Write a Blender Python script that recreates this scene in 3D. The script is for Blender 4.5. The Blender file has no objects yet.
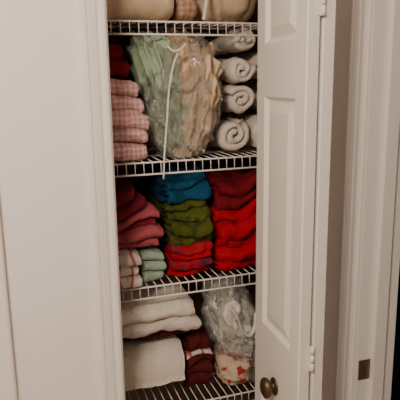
import bpy, math, random
from mathutils import Vector, Matrix, noise

# ------------------------------------------------------------------ materials
def new_mat(name):
    m=bpy.data.materials.new(name); m.use_nodes=True
    nt=m.node_tree
    b=nt.nodes['Principled BSDF']
    return m,nt,b
def paint(name,col,rough=.5,bump=.05,scale=60,var=.03):
    m,nt,b=new_mat(name)
    tc=nt.nodes.new('ShaderNodeTexCoord')
    n=nt.nodes.new('ShaderNodeTexNoise'); n.inputs['Scale'].default_value=scale; n.inputs['Detail'].default_value=4
    nt.links.new(tc.outputs['Object'],n.inputs['Vector'])
    mix=nt.nodes.new('ShaderNodeMix'); mix.data_type='RGBA'
    mix.inputs['A'].default_value=(*[c*(1-var) for c in col],1)
    mix.inputs['B'].default_value=(*[min(1,c*(1+var)) for c in col],1)
    nt.links.new(n.outputs['Fac'],mix.inputs['Factor'])
    nt.links.new(mix.outputs['Result'],b.inputs['Base Color'])
    bp=nt.nodes.new('ShaderNodeBump'); bp.inputs['Strength'].default_value=bump; bp.inputs['Distance'].default_value=.002
    nt.links.new(n.outputs['Fac'],bp.inputs['Height']); nt.links.new(bp.outputs['Normal'],b.inputs['Normal'])
    b.inputs['Roughness'].default_value=rough
    return m
def fabric(name,col,col2=None,pattern=None,scale=60,bump=.6,thr=.5,var=.18,fuzz=260):
    m,nt,b=new_mat(name)
    L=nt.links.new
    tc=nt.nodes.new('ShaderNodeTexCoord')
    n=nt.nodes.new('ShaderNodeTexNoise'); n.inputs['Scale'].default_value=fuzz; n.inputs['Detail'].default_value=3
    L(tc.outputs['Object'],n.inputs['Vector'])
    n2=nt.nodes.new('ShaderNodeTexNoise'); n2.inputs['Scale'].default_value=30; n2.inputs['Detail'].default_value=5
    L(tc.outputs['Object'],n2.inputs['Vector'])
    mix=nt.nodes.new('ShaderNodeMix'); mix.data_type='RGBA'
    mix.inputs['A'].default_value=(*[c*(1-var) for c in col],1)
    mix.inputs['B'].default_value=(*[min(1,c*(1+var)) for c in col],1)
    L(n2.outputs['Fac'],mix.inputs['Factor'])
    out=mix.outputs['Result']
    if col2 is not None:
        def wave(axis,sc,t):
            w=nt.nodes.new('ShaderNodeTexWave'); w.wave_type='BANDS'; w.bands_direction=axis
            w.inputs['Scale'].default_value=sc; w.inputs['Distortion'].default_value=2.5
            w.inputs['Detail'].default_value=1; w.inputs['Detail Scale'].default_value=2
            L(tc.outputs['Object'],w.inputs['Vector'])
            r=nt.nodes.new('ShaderNodeMapRange'); r.inputs['From Min'].default_value=t-.15; r.inputs['From Max'].default_value=t+.15
            L(w.outputs['Fac'],r.inputs['Value']); return r.outputs['Result']
        if pattern=='spots':
            v=nt.nodes.new('ShaderNodeTexNoise'); v.inputs['Scale'].default_value=scale; v.inputs['Detail'].default_value=2
            L(tc.outputs['Object'],v.inputs['Vector'])
            r=nt.nodes.new('ShaderNodeMapRange'); r.inputs['From Min'].default_value=thr-.03; r.inputs['From Max'].default_value=thr+.03
            L(v.outputs['Fac'],r.inputs['Value']); f=r.outputs['Result']
        elif pattern=='check':
            a=wave('X',scale,thr); c=wave('Z',scale,thr)
            mx=nt.nodes.new('ShaderNodeMath'); mx.operation='ADD'; L(a,mx.inputs[0]); L(c,mx.inputs[1])
            mm=nt.nodes.new('ShaderNodeMath'); mm.operation='MULTIPLY'; L(mx.outputs[0],mm.inputs[0]); mm.inputs[1].default_value=.5
            f=mm.outputs[0]
        else:
            f=wave(pattern,scale,thr)
        m2=nt.nodes.new('ShaderNodeMix'); m2.data_type='RGBA'
        L(f,m2.inputs['Factor']); L(out,m2.inputs['A']); m2.inputs['B'].default_value=(*col2,1)
        out=m2.outputs['Result']
    L(out,b.inputs['Base Color'])
    ad=nt.nodes.new('ShaderNodeMath'); ad.operation='MULTIPLY_ADD'; ad.inputs[1].default_value=2.0
    L(n2.outputs['Fac'],ad.inputs[0]); L(n.outputs['Fac'],ad.inputs[2])
    bp=nt.nodes.new('ShaderNodeBump'); bp.inputs['Strength'].default_value=bump; bp.inputs['Distance'].default_value=.003
    L(ad.outputs[0],bp.inputs['Height']); L(bp.outputs['Normal'],b.inputs['Normal'])
    b.inputs['Roughness'].default_value=.95
    b.inputs['Specular IOR Level'].default_value=.1
    return m
def plastic(name,gloss=.14,tint=(.95,.95,.93),haze=0.0,rough=.15):
    m=bpy.data.materials.new(name); m.use_nodes=True; nt=m.node_tree
    for n in list(nt.nodes): nt.nodes.remove(n)
    L=nt.links.new
    o=nt.nodes.new('ShaderNodeOutputMaterial')
    tr=nt.nodes.new('ShaderNodeBsdfTransparent'); tr.inputs['Color'].default_value=(*tint,1)
    gl=nt.nodes.new('ShaderNodeBsdfGlossy'); gl.inputs['Roughness'].default_value=rough
    tc=nt.nodes.new('ShaderNodeTexCoord')
    n=nt.nodes.new('ShaderNodeTexNoise'); n.inputs['Scale'].default_value=20; n.inputs['Detail'].default_value=4; n.inputs['Distortion'].default_value=3
    L(tc.outputs['Object'],n.inputs['Vector'])
    bp=nt.nodes.new('ShaderNodeBump'); bp.inputs['Strength'].default_value=1; bp.inputs['Distance'].default_value=.03
    L(n.outputs['Fac'],bp.inputs['Height']); L(bp.outputs['Normal'],gl.inputs['Normal'])
    mx=nt.nodes.new('ShaderNodeMixShader'); mx.inputs[0].default_value=gloss
    src=tr.outputs[0]
    if haze>0:
        df=nt.nodes.new('ShaderNodeBsdfDiffuse'); df.inputs['Color'].default_value=(.85,.82,.78,1)
        L(bp.outputs['Normal'],df.inputs['Normal'])
        m0=nt.nodes.new('ShaderNodeMixShader'); m0.inputs[0].default_value=haze
        L(tr.outputs[0],m0.inputs[1]); L(df.outputs[0],m0.inputs[2]); src=m0.outputs[0]
    L(src,mx.inputs[1]); L(gl.outputs[0],mx.inputs[2]); L(mx.outputs[0],o.inputs[0])
    return m
def metal(name,col,rough=.35):
    m=paint(name,col,rough,.1,90,.15); m.node_tree.nodes['Principled BSDF'].inputs['Metallic'].default_value=.9
    return m

M_wall=paint('wall_paint',(.84,.775,.74),.7,.15,140,.015)
M_wallin=paint('closet_wall_shaded',(.24,.175,.13),.85,.15,140,.03)  # dark beige walls, deepened so the closet's dimness is put into their colour
M_trim=paint('trim_paint',(.84,.78,.72),.35,.04,30,.012)
M_door=paint('door_paint',(.83,.765,.69),.38,.06,40,.012)
M_ceil=paint('ceiling_paint',(.8,.77,.74),.9,.3,120,.02)
M_floor=paint('carpet',(.32,.26,.2),.95,.8,300,.25)
M_wire=paint('white_vinyl_wire',(.76,.70,.63),.35,.02,30,.01)
M_brass=metal('aged_brass',(.15,.10,.055),.4)
M_brass2=metal('brass_plate',(.45,.30,.18),.4)
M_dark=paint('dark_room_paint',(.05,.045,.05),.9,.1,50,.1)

# ------------------------------------------------------------------ mesh builder
class MB:
    def __init__(s): s.v=[];s.f=[];s.m=[];s.s=[]
    def face(s,idx,mi=0,sm=False): s.f.append(idx); s.m.append(mi); s.s.append(sm)
    def box(s,x0,x1,y0,y1,z0,z1,mi=0):
        b=len(s.v)
        s.v+=[(x,y,z) for z in (z0,z1) for y in (y0,y1) for x in (x0,x1)]
        for q in ((0,2,3,1),(4,5,7,6),(0,1,5,4),(2,6,7,3),(0,4,6,2),(1,3,7,5)):
            s.face([b+i for i in q],mi)
    def tube(s,p,q,r,n=6,mi=0):
        p=Vector(p);q=Vector(q);d=(q-p).normalized()
        a=d.orthogonal().normalized(); c=d.cross(a); b=len(s.v)
        for e in (p,q):
            for i in range(n):
                t=2*math.pi*i/n; s.v.append(tuple(e+a*(r*math.cos(t))+c*(r*math.sin(t))))
        for i in range(n):
            j=(i+1)%n; s.face([b+i,b+j,b+n+j,b+n+i],mi,True)
        s.face([b+i for i in range(n)][::-1],mi); s.face([b+n+i for i in range(n)],mi)
    def path(s,pts,r,n=8,mi=0,flat=1.0):
        c=[Vector(p) for p in pts]; pts=[]
        for i in range(len(c)-1):
            p0=c[max(i-1,0)];p1=c[i];p2=c[i+1];p3=c[min(i+2,len(c)-1)]
            for k in range(5):
                t=k/5; pts.append(.5*((2*p1)+(p2-p0)*t+(2*p0-5*p1+4*p2-p3)*t*t+(3*p1-p0-3*p2+p3)*t*t*t))
        pts.append(c[-1])
        b=len(s.v); k=len(pts); prev=None
        for i,p in enumerate(pts):
            d=(pts[min(i+1,k-1)]-pts[max(i-1,0)]).normalized()
            a=d.orthogonal().normalized() if prev is None else (prev-d*prev.dot(d)).normalized()
            prev=a; cc=d.cross(a)
            for j in range(n):
                t=2*math.pi*j/n; s.v.append(tuple(p+a*(r*math.cos(t))+cc*(r*flat*math.sin(t))))
        for i in range(k-1):
            for j in range(n):
                jj=(j+1)%n; s.face([b+i*n+j,b+i*n+jj,b+(i+1)*n+jj,b+(i+1)*n+j],mi,True)
        s.face([b+j for j in range(n)][::-1],mi); s.face([b+(k-1)*n+j for j in range(n)],mi)
    def lathe(s,org,axis,prof,n=28,mi=0,sz=1.0):
        org=Vector(org);d=Vector(axis).normalized();a=Vector((0,0,1)) if abs(d.z)<.5 else Vector((1,0,0));c=d.cross(a);b=len(s.v)
        for (h,r) in prof:
            for i in range(n):
                t=2*math.pi*i/n; s.v.append(tuple(org+d*h+a*(r*sz*math.cos(t))+c*(r*math.sin(t))))
        for k in range(len(prof)-1):
            for i in range(n):
                j=(i+1)%n; s.face([b+k*n+i,b+k*n+j,b+(k+1)*n+j,b+(k+1)*n+i],mi,True)
        s.face([b+i for i in range(n)][::-1],mi); s.face([b+(len(prof)-1)*n+i for i in range(n)],mi)
    def prism(s,prof,z0,z1,mi=0):
        b=len(s.v);n=len(prof)
        for z in (z0,z1): s.v+=[(x,y,z) for x,y in prof]
        for i in range(n):
            j=(i+1)%n; s.face([b+i,b+j,b+n+j,b+n+i],mi)
        s.face([b+i for i in range(n)][::-1],mi); s.face([b+n+i for i in range(n)],mi)
    def ribbon(s,cl,ht,e0,e1,seg,mapf,seed,amp,mi=0,freq=14,edge=None,post=None):
        n=len(cl); L=[]
        for i in range(n):
            p=Vector(cl[i]); d=(Vector(cl[min(i+1,n-1)])-Vector(cl[max(i-1,0)])).normalized()
            L.append((p,Vector((-d.y,d.x))))
        b=len(s.v)
        for k in range(seg+1):
            t=k/seg; e=e0+(e1-e0)*t
            q=min(t,1-t)*abs(e1-e0); tap=1.0 if q>ht*1.2 else .45+.55*math.sqrt(max(0,1-(1-q/(ht*1.2))**2))
            for sg in (1,-1):
                for (p,nn) in L:
                    w=p+nn*(ht*sg*tap)
                    x,y,z=mapf(w.x,w.y,e)
                    v=Vector((x,y,z)); nv=noise.noise_vector(v*freq+Vector((seed*7.3,seed*3.1,seed)))
                    nf=noise.noise_vector(v*freq*3.3+Vector((seed*2.3,seed,seed*5)))
                    x,y,z=(x+nv.x*amp+nf.x*amp*.5,y+nv.y*amp*1.3+nf.y*amp*.6,z+nv.z*amp*.8+nf.z*amp*.5)
                    if post: x,y,z=post(x,y,z)
                    s.v.append((x,y,z))
        W=2*n
        def id(k,sg,i): return b+k*W+(0 if sg>0 else n)+i
        for k in range(seg):
            for i in range(n-1):
                s.face([id(k,1,i),id(k,1,i+1),id(k+1,1,i+1),id(k+1,1,i)],mi,True)
                s.face([id(k,-1,i),id(k+1,-1,i),id(k+1,-1,i+1),id(k,-1,i+1)],mi,True)
            for i in (0,n-1):
                s.face([id(k,1,i),id(k+1,1,i),id(k+1,-1,i),id(k,-1,i)],mi,True)
        for k in (0,seg):
            for i in range(n-1):
                s.face([id(k,1,i),id(k,-1,i),id(k,-1,i+1),id(k,1,i+1)],mi if edge is None else edge,True)
    def towel(s,x0,x1,y0,y1,z0,z1,n,mi=0,seed=1,amp=.004,edge=None,post=None):
        t=(z1-z0)/n; cl=[]
        yf=y0+t/2; yb=y1-t/2
        for i in range(n):
            z=z0+t*(i+.5)
            ys=[yb+(yf-yb)*k/14 for k in range(15)]
            if i%2: ys=ys[::-1]
            cl+=[(y,z) for y in ys]
            if i<n-1:
                c=z+t/2
                for k in range(1,8):
                    a=math.pi*k/8
                    if i%2==0: cl.append((yf-math.sin(a)*t/2,c-math.cos(a)*t/2))
                    else: cl.append((yb+math.sin(a)*t/2,c-math.cos(a)*t/2))
        s.ribbon(cl,t*.48,x0,x1,30,lambda a,bb,e:(e,a,bb),seed,amp,mi,edge=edge,post=post)
    def roll(s,cx,cz,R,y0,y1,turns,th,mi=0,seed=1,amp=.003,sx=1,sz=1,a0=0,axis='y'):
        cl=[];N=int(turns*22)
        r0=R-turns*th*1.1
        for i in range(N+1):
            a=a0+2*math.pi*turns*i/N; r=max(.004,r0)+(R-th/2-max(.004,r0))*i/N
            cl.append((cx+math.cos(a)*r*sx,cz+math.sin(a)*r*sz))
        f=(lambda a,bb,e:(a,e,bb)) if axis=='y' else (lambda a,bb,e:(e,a,bb))
        s.ribbon(cl,th*.48,y0,y1,18,f,seed,amp,mi)
    def lump(s,c,rad,e=.7,seed=1,amp=.1,fx=18,fy=18,fz=5,mi=0,nu=72,nv=44,lo=.6,shear=0,taper=0):
        def sp(w,m): return math.copysign(abs(w)**m,w)
        b=len(s.v)
        for j in range(nv+1):
            ph=-math.pi/2+math.pi*j/nv
            for i in range(nu):
                th=2*math.pi*i/nu
                p=Vector((sp(math.cos(ph),e)*sp(math.cos(th),e)*rad[0],sp(math.cos(ph),e)*sp(math.sin(th),e)*rad[1],sp(math.sin(ph),e)*rad[2]))
                q=Vector((p.x*fx,p.y*fy,p.z*fz))+Vector((seed*3.3,seed*1.7,seed*9.1))
                w=noise.noise_vector(q*.5)
                nn=1-2*abs(noise.noise(q+w*.9)); n2=noise.noise(q*2.3); n3=1-2*abs(noise.noise(q*1.7-w))
                d=p.normalized()
                p=p+d*((nn-.4)*amp+n2*amp*.3+(n3-.4)*amp*.45)+w*amp*lo
                k=1+taper*p.z/rad[2]
                s.v.append((c[0]+p.x*k+shear*p.z,c[1]+p.y,c[2]+p.z))
        for j in range(nv):
            for i in range(nu):
                k=(i+1)%nu; s.face([b+j*nu+i,b+j*nu+k,b+(j+1)*nu+k,b+(j+1)*nu+i],mi,True)
    def obj(s,name,mats,parent=None,bevel=0,zmin=None):
        v=s.v
        if zmin is not None: v=[(a,b,max(c,zmin)) for a,b,c in v]
        me=bpy.data.meshes.new(name); me.from_pydata(v,[],s.f); me.update()
        for m in mats: me.materials.append(m)
        me.polygons.foreach_set('material_index',s.m); me.polygons.foreach_set('use_smooth',s.s)
        me.update()
        o=bpy.data.objects.new(name,me); bpy.context.scene.collection.objects.link(o)
        if parent: o.parent=parent
        if bevel:
            md=o.modifiers.new('bev','BEVEL'); md.width=bevel; md.segments=2; md.limit_method='ANGLE'
        return o
    def pile(s,z0,items,seed,slump=.010,amp=.005,back=.45):
        rnd=random.Random(seed)
        xs0=min(i[0] for i in items); xs1=max(i[1] for i in items); xc=(xs0+xs1)/2; hw=(xs1-xs0)/2
        z=z0
        for k,it in enumerate(items):
            x0,x1,yf,t,mi=it[:5]; n=it[5] if len(it)>5 else 2
            ph=rnd.uniform(0,9); yamp=rnd.uniform(.006,.014); tw=rnd.uniform(-.05,.05)
            def post(x,y,zz,ph=ph,yamp=yamp,tw=tw):
                h=min(1.0,max(0,(zz-z0)/.12))
                d=h*slump*(noise.noise(Vector((x*11,y*5,seed*3.7)))*1.5)
                u=(x-xc)/hw; d-=h*slump*.55*(u*u)
                d-=h*slump*1.0*max(0,(.21-y)/.06)*.6
                y2=y+yamp*noise.noise(Vector((x*13,ph,zz*6)))*1.6+tw*(x-xc)
                y2+=.004*noise.noise(Vector((x*55,ph+3,zz*25)))
                return (x,y2,max(z0-.001,zz+d))
            s.towel(x0,x1-rnd.uniform(0,.010),yf,back,z,z+t*1.06,n,mi,seed*10+k,amp,post=post)
            z+=t
def empty(name):
    o=bpy.data.objects.new(name,None); bpy.context.scene.collection.objects.link(o); return o
def boxobj(name,dims,mat,parent=None,bevel=0):
    b=MB(); b.box(*dims); return b.obj(name,[mat],parent,bevel)

# ------------------------------------------------------------------ room shell
JL,JR=.206,.66
SW=.812
H=2.4
boxobj('wall_front_left',(-1.5,JL,0,.1,0,H),M_wall)
boxobj('wall_front_header',(JL,JR,0,.1,2.03,H),M_wall)
boxobj('wall_front_right',(JR,.95,0,.1,0,H),M_wall)
b=MB()
b.box(SW,SW+.115,-.072,0,0,H); b.box(SW,SW+.115,-.85,-.072,2.03,H); b.box(SW,SW+.115,-2.7,-.85,0,H)
b.obj('wall_right',[M_wall])
boxobj('wall_left',(-1.6,-1.5,-2.7,.1,0,H),M_wall)
boxobj('wall_rear',(-1.6,SW+.115,-2.8,-2.7,0,H),M_wall)
boxobj('floor',(-1.6,3.0,-2.8,1.2,-.1,0),M_floor)
boxobj('ceiling',(-1.6,3.0,-2.8,1.2,H,H+.1),M_ceil)
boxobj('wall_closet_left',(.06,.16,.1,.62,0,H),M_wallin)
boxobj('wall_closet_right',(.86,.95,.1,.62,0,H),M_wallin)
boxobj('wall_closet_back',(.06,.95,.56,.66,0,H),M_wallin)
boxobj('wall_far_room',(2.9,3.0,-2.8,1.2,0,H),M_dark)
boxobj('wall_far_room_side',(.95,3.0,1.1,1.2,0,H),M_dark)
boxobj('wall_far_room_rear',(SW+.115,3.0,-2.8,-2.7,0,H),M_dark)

PROF=[(0,0),(0,.009),(.003,.011),(.010,.0115),(.013,.0090),(.018,.0090),(.022,.012),(.034,.0145),(.040,.0150),(.043,.0170),(.050,.0170),(.054,.014),(.054,0)]
b=MB(); b.prism([(JL-.004-w,-d) for w,d in PROF],0,2.085); b.obj('trim_1',[M_trim])
b=MB(); b.prism([(JR+.004+w,-d) for w,d in PROF],0,2.085); b.obj('trim_2',[M_trim])
b=MB(); b.box(JL-.004,JR+.004,-.015,0,2.034,2.088); b.obj('trim_3',[M_trim],bevel=.003)
b=MB(); b.prism([(-.043-.054+w,-d) for w,d in PROF],0,2.085); b.obj('trim_4',[M_trim])
b=MB(); b.prism([(SW-d,-.012-(.054-w)) for w,d in PROF],0,2.085); b.obj('trim_5',[M_trim])
b=MB(); b.prism([(SW-d,-.85-w) for w,d in PROF],0,2.085); b.obj('trim_6',[M_trim])
b=MB(); b.box(SW-.015,SW,-.85,-.066,2.034,2.088); b.obj('trim_7',[M_trim],bevel=.003)
b=MB(); b.box(JL-.003,JL+.0,-.002,.102,0,2.03); b.box(JR,JR+.003,-.002,.102,0,2.03); b.box(JL,JR,-.002,.102,2.027,2.03); b.obj('door_jamb_closet',[M_trim])
b=MB(); b.box(SW-.002,SW+.119,-.084,-.072,0,2.03); b.box(SW+.045,SW+.082,-.096,-.084,0,2.03)
b.box(SW-.002,SW+.119,-.85,-.838,0,2.03); b.obj('door_jamb_side',[M_trim],bevel=.002)
b=MB(); b.box(SW+.006,SW+.042,-.0865,-.084,.808,.865,0); b.box(SW+.018,SW+.030,-.0870,-.0864,.824,.849,1)
b.tube((SW+.024,-.0875,.815),(SW+.024,-.084,.815),.003,10,0); b.tube((SW+.024,-.0875,.858),(SW+.024,-.084,.858),.003,10,0)
b.obj('strike_plate',[M_brass2,M_dark],bevel=.0006)
b=MB(); b.box(-1.5,-.10,-.012,0,0,.085); b.box(-.04,JL-.06,-.012,0,0,.085); b.obj('baseboard_front',[M_trim],bevel=.003)
b=MB(); b.box(-1.5,-1.488,-2.7,-.012,0,.085); b.obj('baseboard_left',[M_trim],bevel=.003)

# ------------------------------------------------------------------ bifold door
def leaf(parent,name,x_face,sgn,th,y_far,y_near,z0,z1,dx=0.0):
    b=MB(); W=abs(y_far-y_near)
    def P(u,z,d): return (x_face+sgn*d+dx*u/W, y_far+(y_near-y_far)*u/W, z)
    def quad(pts,mi=0):
        k=len(b.v); b.v+=[P(*p) for p in pts]; b.face([k,k+1,k+2,k+3],mi)
    st=.046
    pans=[(.20,.80),(.985,1.56),(1.68,1.90)]
    quad([(0,z0,0),(st,z0,0),(st,z1,0),(0,z1,0)]); quad([(W-st,z0,0),(W,z0,0),(W,z1,0),(W-st,z1,0)])
    zs=[z0]+[v for p in pans for v in p]+[z1]
    for i in range(0,len(zs),2): quad([(st,zs[i],0),(W-st,zs[i],0),(W-st,zs[i+1],0),(st,zs[i+1],0)])
    for (a,c) in pans:
        rings=[(0,0),(.004,.004),(.009,.009),(.014,.009),(.034,.002),(.037,.0015)]
        for (i0,d0),(i1,d1) in zip(rings[:-1],rings[1:]):
            A=[(st+i0,a+i0,d0),(W-st-i0,a+i0,d0),(W-st-i0,c-i0,d0),(st+i0,c-i0,d0)]
            B=[(st+i1,a+i1,d1),(W-st-i1,a+i1,d1),(W-st-i1,c-i1,d1),(st+i1,c-i1,d1)]
            for k in range(4):
                kk=(k+1)%4; quad([A[k],A[kk],B[kk],B[k]])
        i1,d1=rings[-1]
        quad([(st+i1,a+i1,d1),(W-st-i1,a+i1,d1),(W-st-i1,c-i1,d1),(st+i1,c-i1,d1)])
    quad([(0,z0,th),(W,z0,th),(W,z1,th),(0,z1,th)])
    quad([(0,z0,0),(0,z0,th),(0,z1,th),(0,z1,0)])
    e=.0025
    quad([(W,z0,0),(W+e,z0,e),(W+e,z1,e),(W,z1,0)]); quad([(W+e,z0,e),(W+e,z0,th-e),(W+e,z1,th-e),(W+e,z1,e)]); quad([(W+e,z0,th-e),(W,z0,th),(W,z1,th),(W+e,z1,th-e)])
    quad([(0,z0,0),(W,z0,0),(W,z0,th),(0,z0,th)]); quad([(0,z1,0),(W,z1,0),(W,z1,th),(0,z1,th)])
    return b.obj(name,[M_door],parent)
door=empty('door_1')
leaf(door,'leaf_lead',.572,1,.029,.035,-.222,.012,2.0,-.012)
leaf(door,'leaf_pivot',.636,-1,.029,.035,-.222,.012,2.0,-.012)
b=MB()
for z in (.28,.985,1.75):
    for k in range(3): b.tube((.592,-.229,z-.03+k*.0205),(.592,-.229,z-.0105+k*.0205),.0042,12)
    b.box(.579,.605,-.2262,-.2245,z-.03,z+.031)
b.obj('fold_hinges',[M_door],door)
b=MB()
b.lathe((.565,-.098,.850),(-1,0,0),[(0,.020),(.003,.0205),(.005,.016),(.007,.010),(.011,.010),(.014,.015),(.018,.0215),(.024,.0240),(.030,.0225),(.034,.015),(.0355,.006),(.036,.001)],sz=1.12)
b.obj('knob',[M_brass],door)
b=MB(); b.box(JL+.001,JR-.001,.018,.05,2.003,2.026); b.obj('track',[M_wire],door)

# ------------------------------------------------------------------ wire shelves
YF,YB=.135,.545
def shelf(name,z,x0=.165,x1=.855):
    b=MB()
    n=int((x1-x0)/.0225)
    for i in range(n+1):
        x=x0+.004+i*.0225
        b.tube((x,YF,z),(x,YB,z),.0012,5)
        b.tube((x,YF-.001,z),(x,YF-.003,z-.031),.0012,5)
    b.tube((x0,YF,z-.002),(x1,YF,z-.002),.0025,8)
    b.tube((x0,YF-.003,z-.032),(x1,YF-.003,z-.032),.0025,8)
    for y in (.27,.41,YB): b.tube((x0,y,z-.003),(x1,y,z-.003),.0025,8)
    for x in (x0+.002,x1-.002):
        b.box(x-.006,x+.006,YF-.008,YF+.03,z-.038,z-.002)
    return b.obj(name,[M_wire])
S1,S2,S3,S4=1.742,1.399,1.065,.695
for zz in (S1,S2,S3,S4): shelf('wire_shelf',zz)
e=.0022

# ------------------------------------------------------------------ fabrics
F_pink=fabric('pink_white_check',(.56,.24,.25),(.68,.49,.46),'check',24)
F_dkred=fabric('dark_red_cloth',(.15,.007,.012))
F_white=fabric('white_terry',(.64,.56,.48),bump=1.0,fuzz=200,var=.07)
F_grey=fabric('pale_grey_terry',(.56,.48,.43),bump=1.0,fuzz=200,var=.07)
F_mint=fabric('mint_cloth',(.31,.39,.27),var=.08,bump=.25)
F_cream=fabric('cream_cloth',(.62,.45,.30),var=.08,bump=.25)
F_beige=fabric('beige_cloth',(.50,.36,.24))
F_plaid=fabric('brown_plaid',(.30,.15,.10),(.42,.28,.19),'check',22)
F_maroon=fabric('maroon_cloth',(.14,.012,.022))
F_rose=fabric('rose_cloth',(.32,.065,.080))
F_rstr=fabric('white_red_stripe',(.62,.53,.46),(.40,.06,.06),'X',9,thr=.86)
F_mint2=fabric('mint_terry',(.26,.34,.26))
F_teal=fabric('teal_cloth',(.010,.055,.115))
F_green=fabric('olive_green_cloth',(.065,.076,.010),(.035,.045,.012),'spots',35,thr=.55)
F_red=fabric('red_cloth',(.36,.004,.014))
F_redpl=fabric('red_cloth_with_dark_print',(.32,.010,.020),(.12,.02,.05),'spots',50,thr=.58)
F_brown=fabric('brown_maroon_cloth',(.080,.012,.012))
F_pkg=fabric('white_packaging',(.68,.62,.54),(.16,.24,.20),'spots',42,thr=.62,bump=.1,var=.03)
F_print2=fabric('printed_packaging_red',(.54,.42,.30),(.36,.04,.03),'spots',34,thr=.54,bump=.1)
P_clear=plastic('clear_plastic',.30,haze=.05,rough=.12)
P_clear2=plastic('hazy_plastic',.24,haze=.24,rough=.14)
F_cord=fabric('white_cord',(.72,.67,.60))

# ---- top shelf
z=S1+e
b=MB(); b.pile(z,[(.20,.40,.16,.09,0),(.205,.395,.165,.09,0)],3)
b.obj('folded_beige_blanket',[F_beige])
b=MB(); b.pile(z,[(.410,.465,.175,.07,0),(.410,.46,.175,.07,0)],4); b.obj('folded_plaid_blanket',[F_plaid])
b=MB(); b.lump((.570,.31,z+.09),(.085,.14,.088),.6,7,.012,20,14,10)
b.path([(.478,.158,z+.005),(.480,.150,z+.03),(.487,.152,z+.07),(.497,.165,z+.12)],.005,8,1)
b.obj('cloth_tote_bag',[F_beige,F_cord],zmin=z)

# ---- shelf 2
z=S2+e
b=MB()
b.pile(z,[(.185,.330,.152,.044,0),(.185,.324,.160,.040,0),(.185,.330,.150,.042,0),(.185,.322,.159,.038,0),(.185,.312,.162,.034,0)],5,slump=.014,amp=.006)
b.obj('folded_pink_towels',[F_pink])
b=MB()
b.pile(z+.210,[(.188,.290,.180,.040,0),(.188,.284,.195,.040,0)],6,slump=.012,amp=.007)
b.obj('folded_dark_red_cloth',[F_dkred])
bag=empty('bagged_bedding')
kw=dict(nu=140,nv=100)
b=MB()
b.lump((.370,.225,z+.215),(.052,.076,.085),.8,3,.026,36,22,12,shear=-.24,**kw)
b.lump((.402,.235,z+.100),(.042,.082,.105),.8,4,.024,40,22,12,shear=-.22,**kw)
b.obj('mint_sheet',[F_mint],bag,zmin=z)
b=MB()
b.lump((.466,.215,z+.205),(.056,.078,.080),.8,8,.028,36,22,12,shear=.0,**kw)
b.lump((.455,.220,z+.100),(.046,.085,.110),.8,9,.026,40,22,11,shear=.18,**kw)
b.lump((.425,.195,z+.268),(.046,.052,.034),.8,19,.016,34,22,24,**kw)
b.obj('cream_sheet',[F_cream],bag,zmin=z)
b=MB(); b.lump((.425,.226,z+.150),(.090,.112,.158),.75,5,.024,28,24,13,nu=180,nv=130,lo=.9,taper=.12); b.obj('plastic_bag',[P_clear],bag,zmin=z)
b=MB(); b.path([(.390,.098,z+.262),(.378,.098,z+.235),(.366,.098,z+.18),(.358,.098,z+.10),(.352,.104,z+.03),(.349,.112,z-.045)],.0024,8,0)
b.path([(.412,.104,z+.285),(.396,.098,z+.272),(.378,.098,z+.268),(.366,.102,z+.280)],.0024,8,0)
b.obj('drawstring',[F_cord],bag)
b=MB()
for (cx,cz,R,sd,a0,sx,sz) in ((.566,.050,.052,1,1.0,1.02,.95),(.592,.143,.048,2,2.6,1.0,.94),(.585,.226,.042,3,.3,1.05,.95),(.598,.300,.038,7,1.9,1.08,.9),(.675,.052,.052,4,4,1,1),(.694,.146,.046,5,1.8,1,1),(.680,.232,.044,6,3,1,1)):
    b.roll(cx,z+cz,R,.160+.010*(sd%3),.44,2.0,.0195 if R<.045 else .021,0,sd,.008,sx,sz,a0=a0)
b.obj('rolled_white_towels',[F_white],zmin=z)

# ---- shelf 3
z=S3+e
b=MB()
b.pile(z,[(.188,.288,.122,.030,2),(.188,.284,.132,.034,2),(.188,.286,.126,.032,2)],7,slump=.014,amp=.007)
b.pile(z,[(.298,.362,.165,.030,3),(.296,.360,.160,.030,3),(.298,.360,.170,.026,3)],8,slump=.012,amp=.007)
b.pile(z+.098,[(.188,.350,.160,.028,1),(.188,.360,.148,.032,1),(.188,.340,.168,.024,0),(.188,.350,.156,.030,1),(.188,.318,.165,.032,0),(.188,.296,.178,.034,0)],9,slump=.026,amp=.010)
b.obj('folded_rose_towels',[F_maroon,F_rose,F_rstr,F_mint2],zmin=z)
b=MB()
b.pile(z,[(.376,.498,.165,.030,3),(.375,.498,.150,.036,2),(.378,.498,.162,.022,3),(.376,.496,.155,.030,2),
          (.375,.498,.165,.030,1),(.374,.490,.150,.034,1),(.375,.496,.170,.024,1),(.376,.480,.178,.022,1),
          (.374,.496,.172,.034,0),(.376,.490,.185,.024,0)],10,slump=.026,amp=.011)
b.obj('folded_green_and_teal_cloths',[F_teal,F_green,F_redpl,F_red],zmin=z)
b=MB()
b.pile(z,[(.512,.69,.165,.036,1),(.510,.69,.148,.048,1),(.514,.69,.162,.028,1),(.514,.69,.150,.048,1),(.512,.69,.164,.036,1),(.518,.69,.172,.034,0),(.522,.69,.165,.038,0)],11,slump=.028,amp=.011)
b.obj('folded_red_cloths',[F_dkred,F_red],zmin=z)

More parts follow.
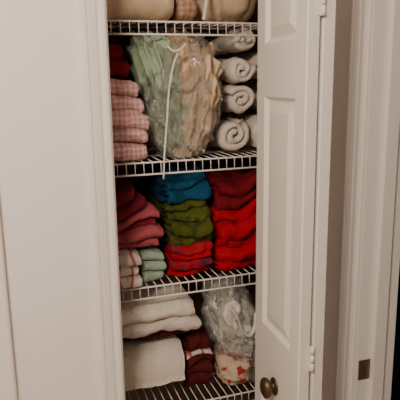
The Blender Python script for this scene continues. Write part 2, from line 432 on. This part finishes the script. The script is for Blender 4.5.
# ---- shelf 4
z=S4+e
b=MB(); b.roll(.238,z+.090,.088,.195,.408,2.2,.034,0,61,.010,axis='x',sx=1.1,sz=1.0,a0=2.2); b.obj('rolled_bath_towel',[F_white],zmin=z)
b=MB()
b.pile(z+.188,[(.195,.425,.195,.034,2),(.195,.460,.150,.038,1),(.195,.448,.155,.050,0)],12,slump=.014,amp=.008)
b.obj('folded_white_towels',[F_white,F_grey,F_brown])
b=MB()
b.pile(z,[(.427,.515,.215,.044,0),(.427,.512,.205,.036,0),(.426,.515,.200,.034,0),(.427,.510,.190,.012,1),(.43,.505,.195,.052,0)],13,slump=.022,amp=.008)
b.obj('folded_brown_cloths',[F_brown,F_rstr])
pk=empty('plastic_wrapped_package')
kw=dict(nu=130,nv=90)
b=MB(); b.lump((.580,.24,z+.180),(.050,.075,.108),.75,12,.020,18,16,14,shear=-.25,**kw); b.obj('contents',[F_pkg],pk,zmin=z)
b=MB(); b.lump((.580,.235,z+.055),(.052,.080,.055),.7,15,.016,18,16,14,nu=80,nv=50); b.obj('contents_lower',[F_print2],pk,zmin=z)
b=MB(); b.lump((.583,.235,z+.152),(.064,.092,.152),.75,17,.028,24,24,18,nu=180,nv=140,lo=.9,shear=-.2)
b.path([(.545,.150,z+.27),(.560,.135,z+.245),(.575,.128,z+.20),(.598,.130,z+.180),(.622,.145,z+.20),(.63,.16,z+.23)],.006,8,1,.3)
b.obj('wrap',[P_clear2,F_cord],pk,zmin=z)

# dark blue curtain in the other room
b=MB(); cl=[(1.3+i*.02,.55+.03*math.sin(i*.9)) for i in range(60)]
b.ribbon(cl,.004,.1,2.2,10,lambda a,c,e:(a,c,e),90,.006,0)
b.obj('blue_curtain',[fabric('navy_cloth',(.02,.05,.10))])

# ------------------------------------------------------------------ lights
def area(name,loc,target,size,power,col):
    l=bpy.data.lights.new(name,'AREA'); l.size=size; l.energy=power; l.color=col
    o=bpy.data.objects.new(name,l); bpy.context.scene.collection.objects.link(o); o.location=loc
    o.rotation_euler=(Vector(target)-Vector(loc)).to_track_quat('-Z','Y').to_euler(); return o
lamp=empty('ceiling_lamp')
b=MB(); b.lathe((-.5,-1.35,H),(0,0,-1),[(0,.2),(.02,.205),(.03,.19),(.035,.05)]); b.obj('fixture',[M_wire],lamp)
a=area('bulb_light',(-.5,-1.35,2.33),(.2,-.1,.9),.45,50,(1,.865,.73)); a.parent=lamp
w=bpy.data.worlds.new('world'); bpy.context.scene.world=w; w.use_nodes=True
w.node_tree.nodes['Background'].inputs[0].default_value=(.5,.45,.4,1); w.node_tree.nodes['Background'].inputs[1].default_value=.3

# ------------------------------------------------------------------ camera
cam=bpy.data.cameras.new('camera'); co=bpy.data.objects.new('camera',cam); bpy.context.scene.collection.objects.link(co)
cam.sensor_width=36; cam.lens=550/400*36; cam.clip_start=.02
yaw=math.radians(18.5); p=math.radians(12.3); r=.0145
f=Vector((math.sin(yaw)*math.cos(p),math.cos(yaw)*math.cos(p),-math.sin(p)))
rt=Vector((math.cos(yaw),-math.sin(yaw),0)); up=rt.cross(f)
R=(rt-up*r).normalized(); U=(up+rt*r).normalized()
m=Matrix((R,U,-f)).transposed().to_4x4(); m.translation=Vector((0,-1.22,1.6))
co.matrix_world=m
bpy.context.scene.camera=co
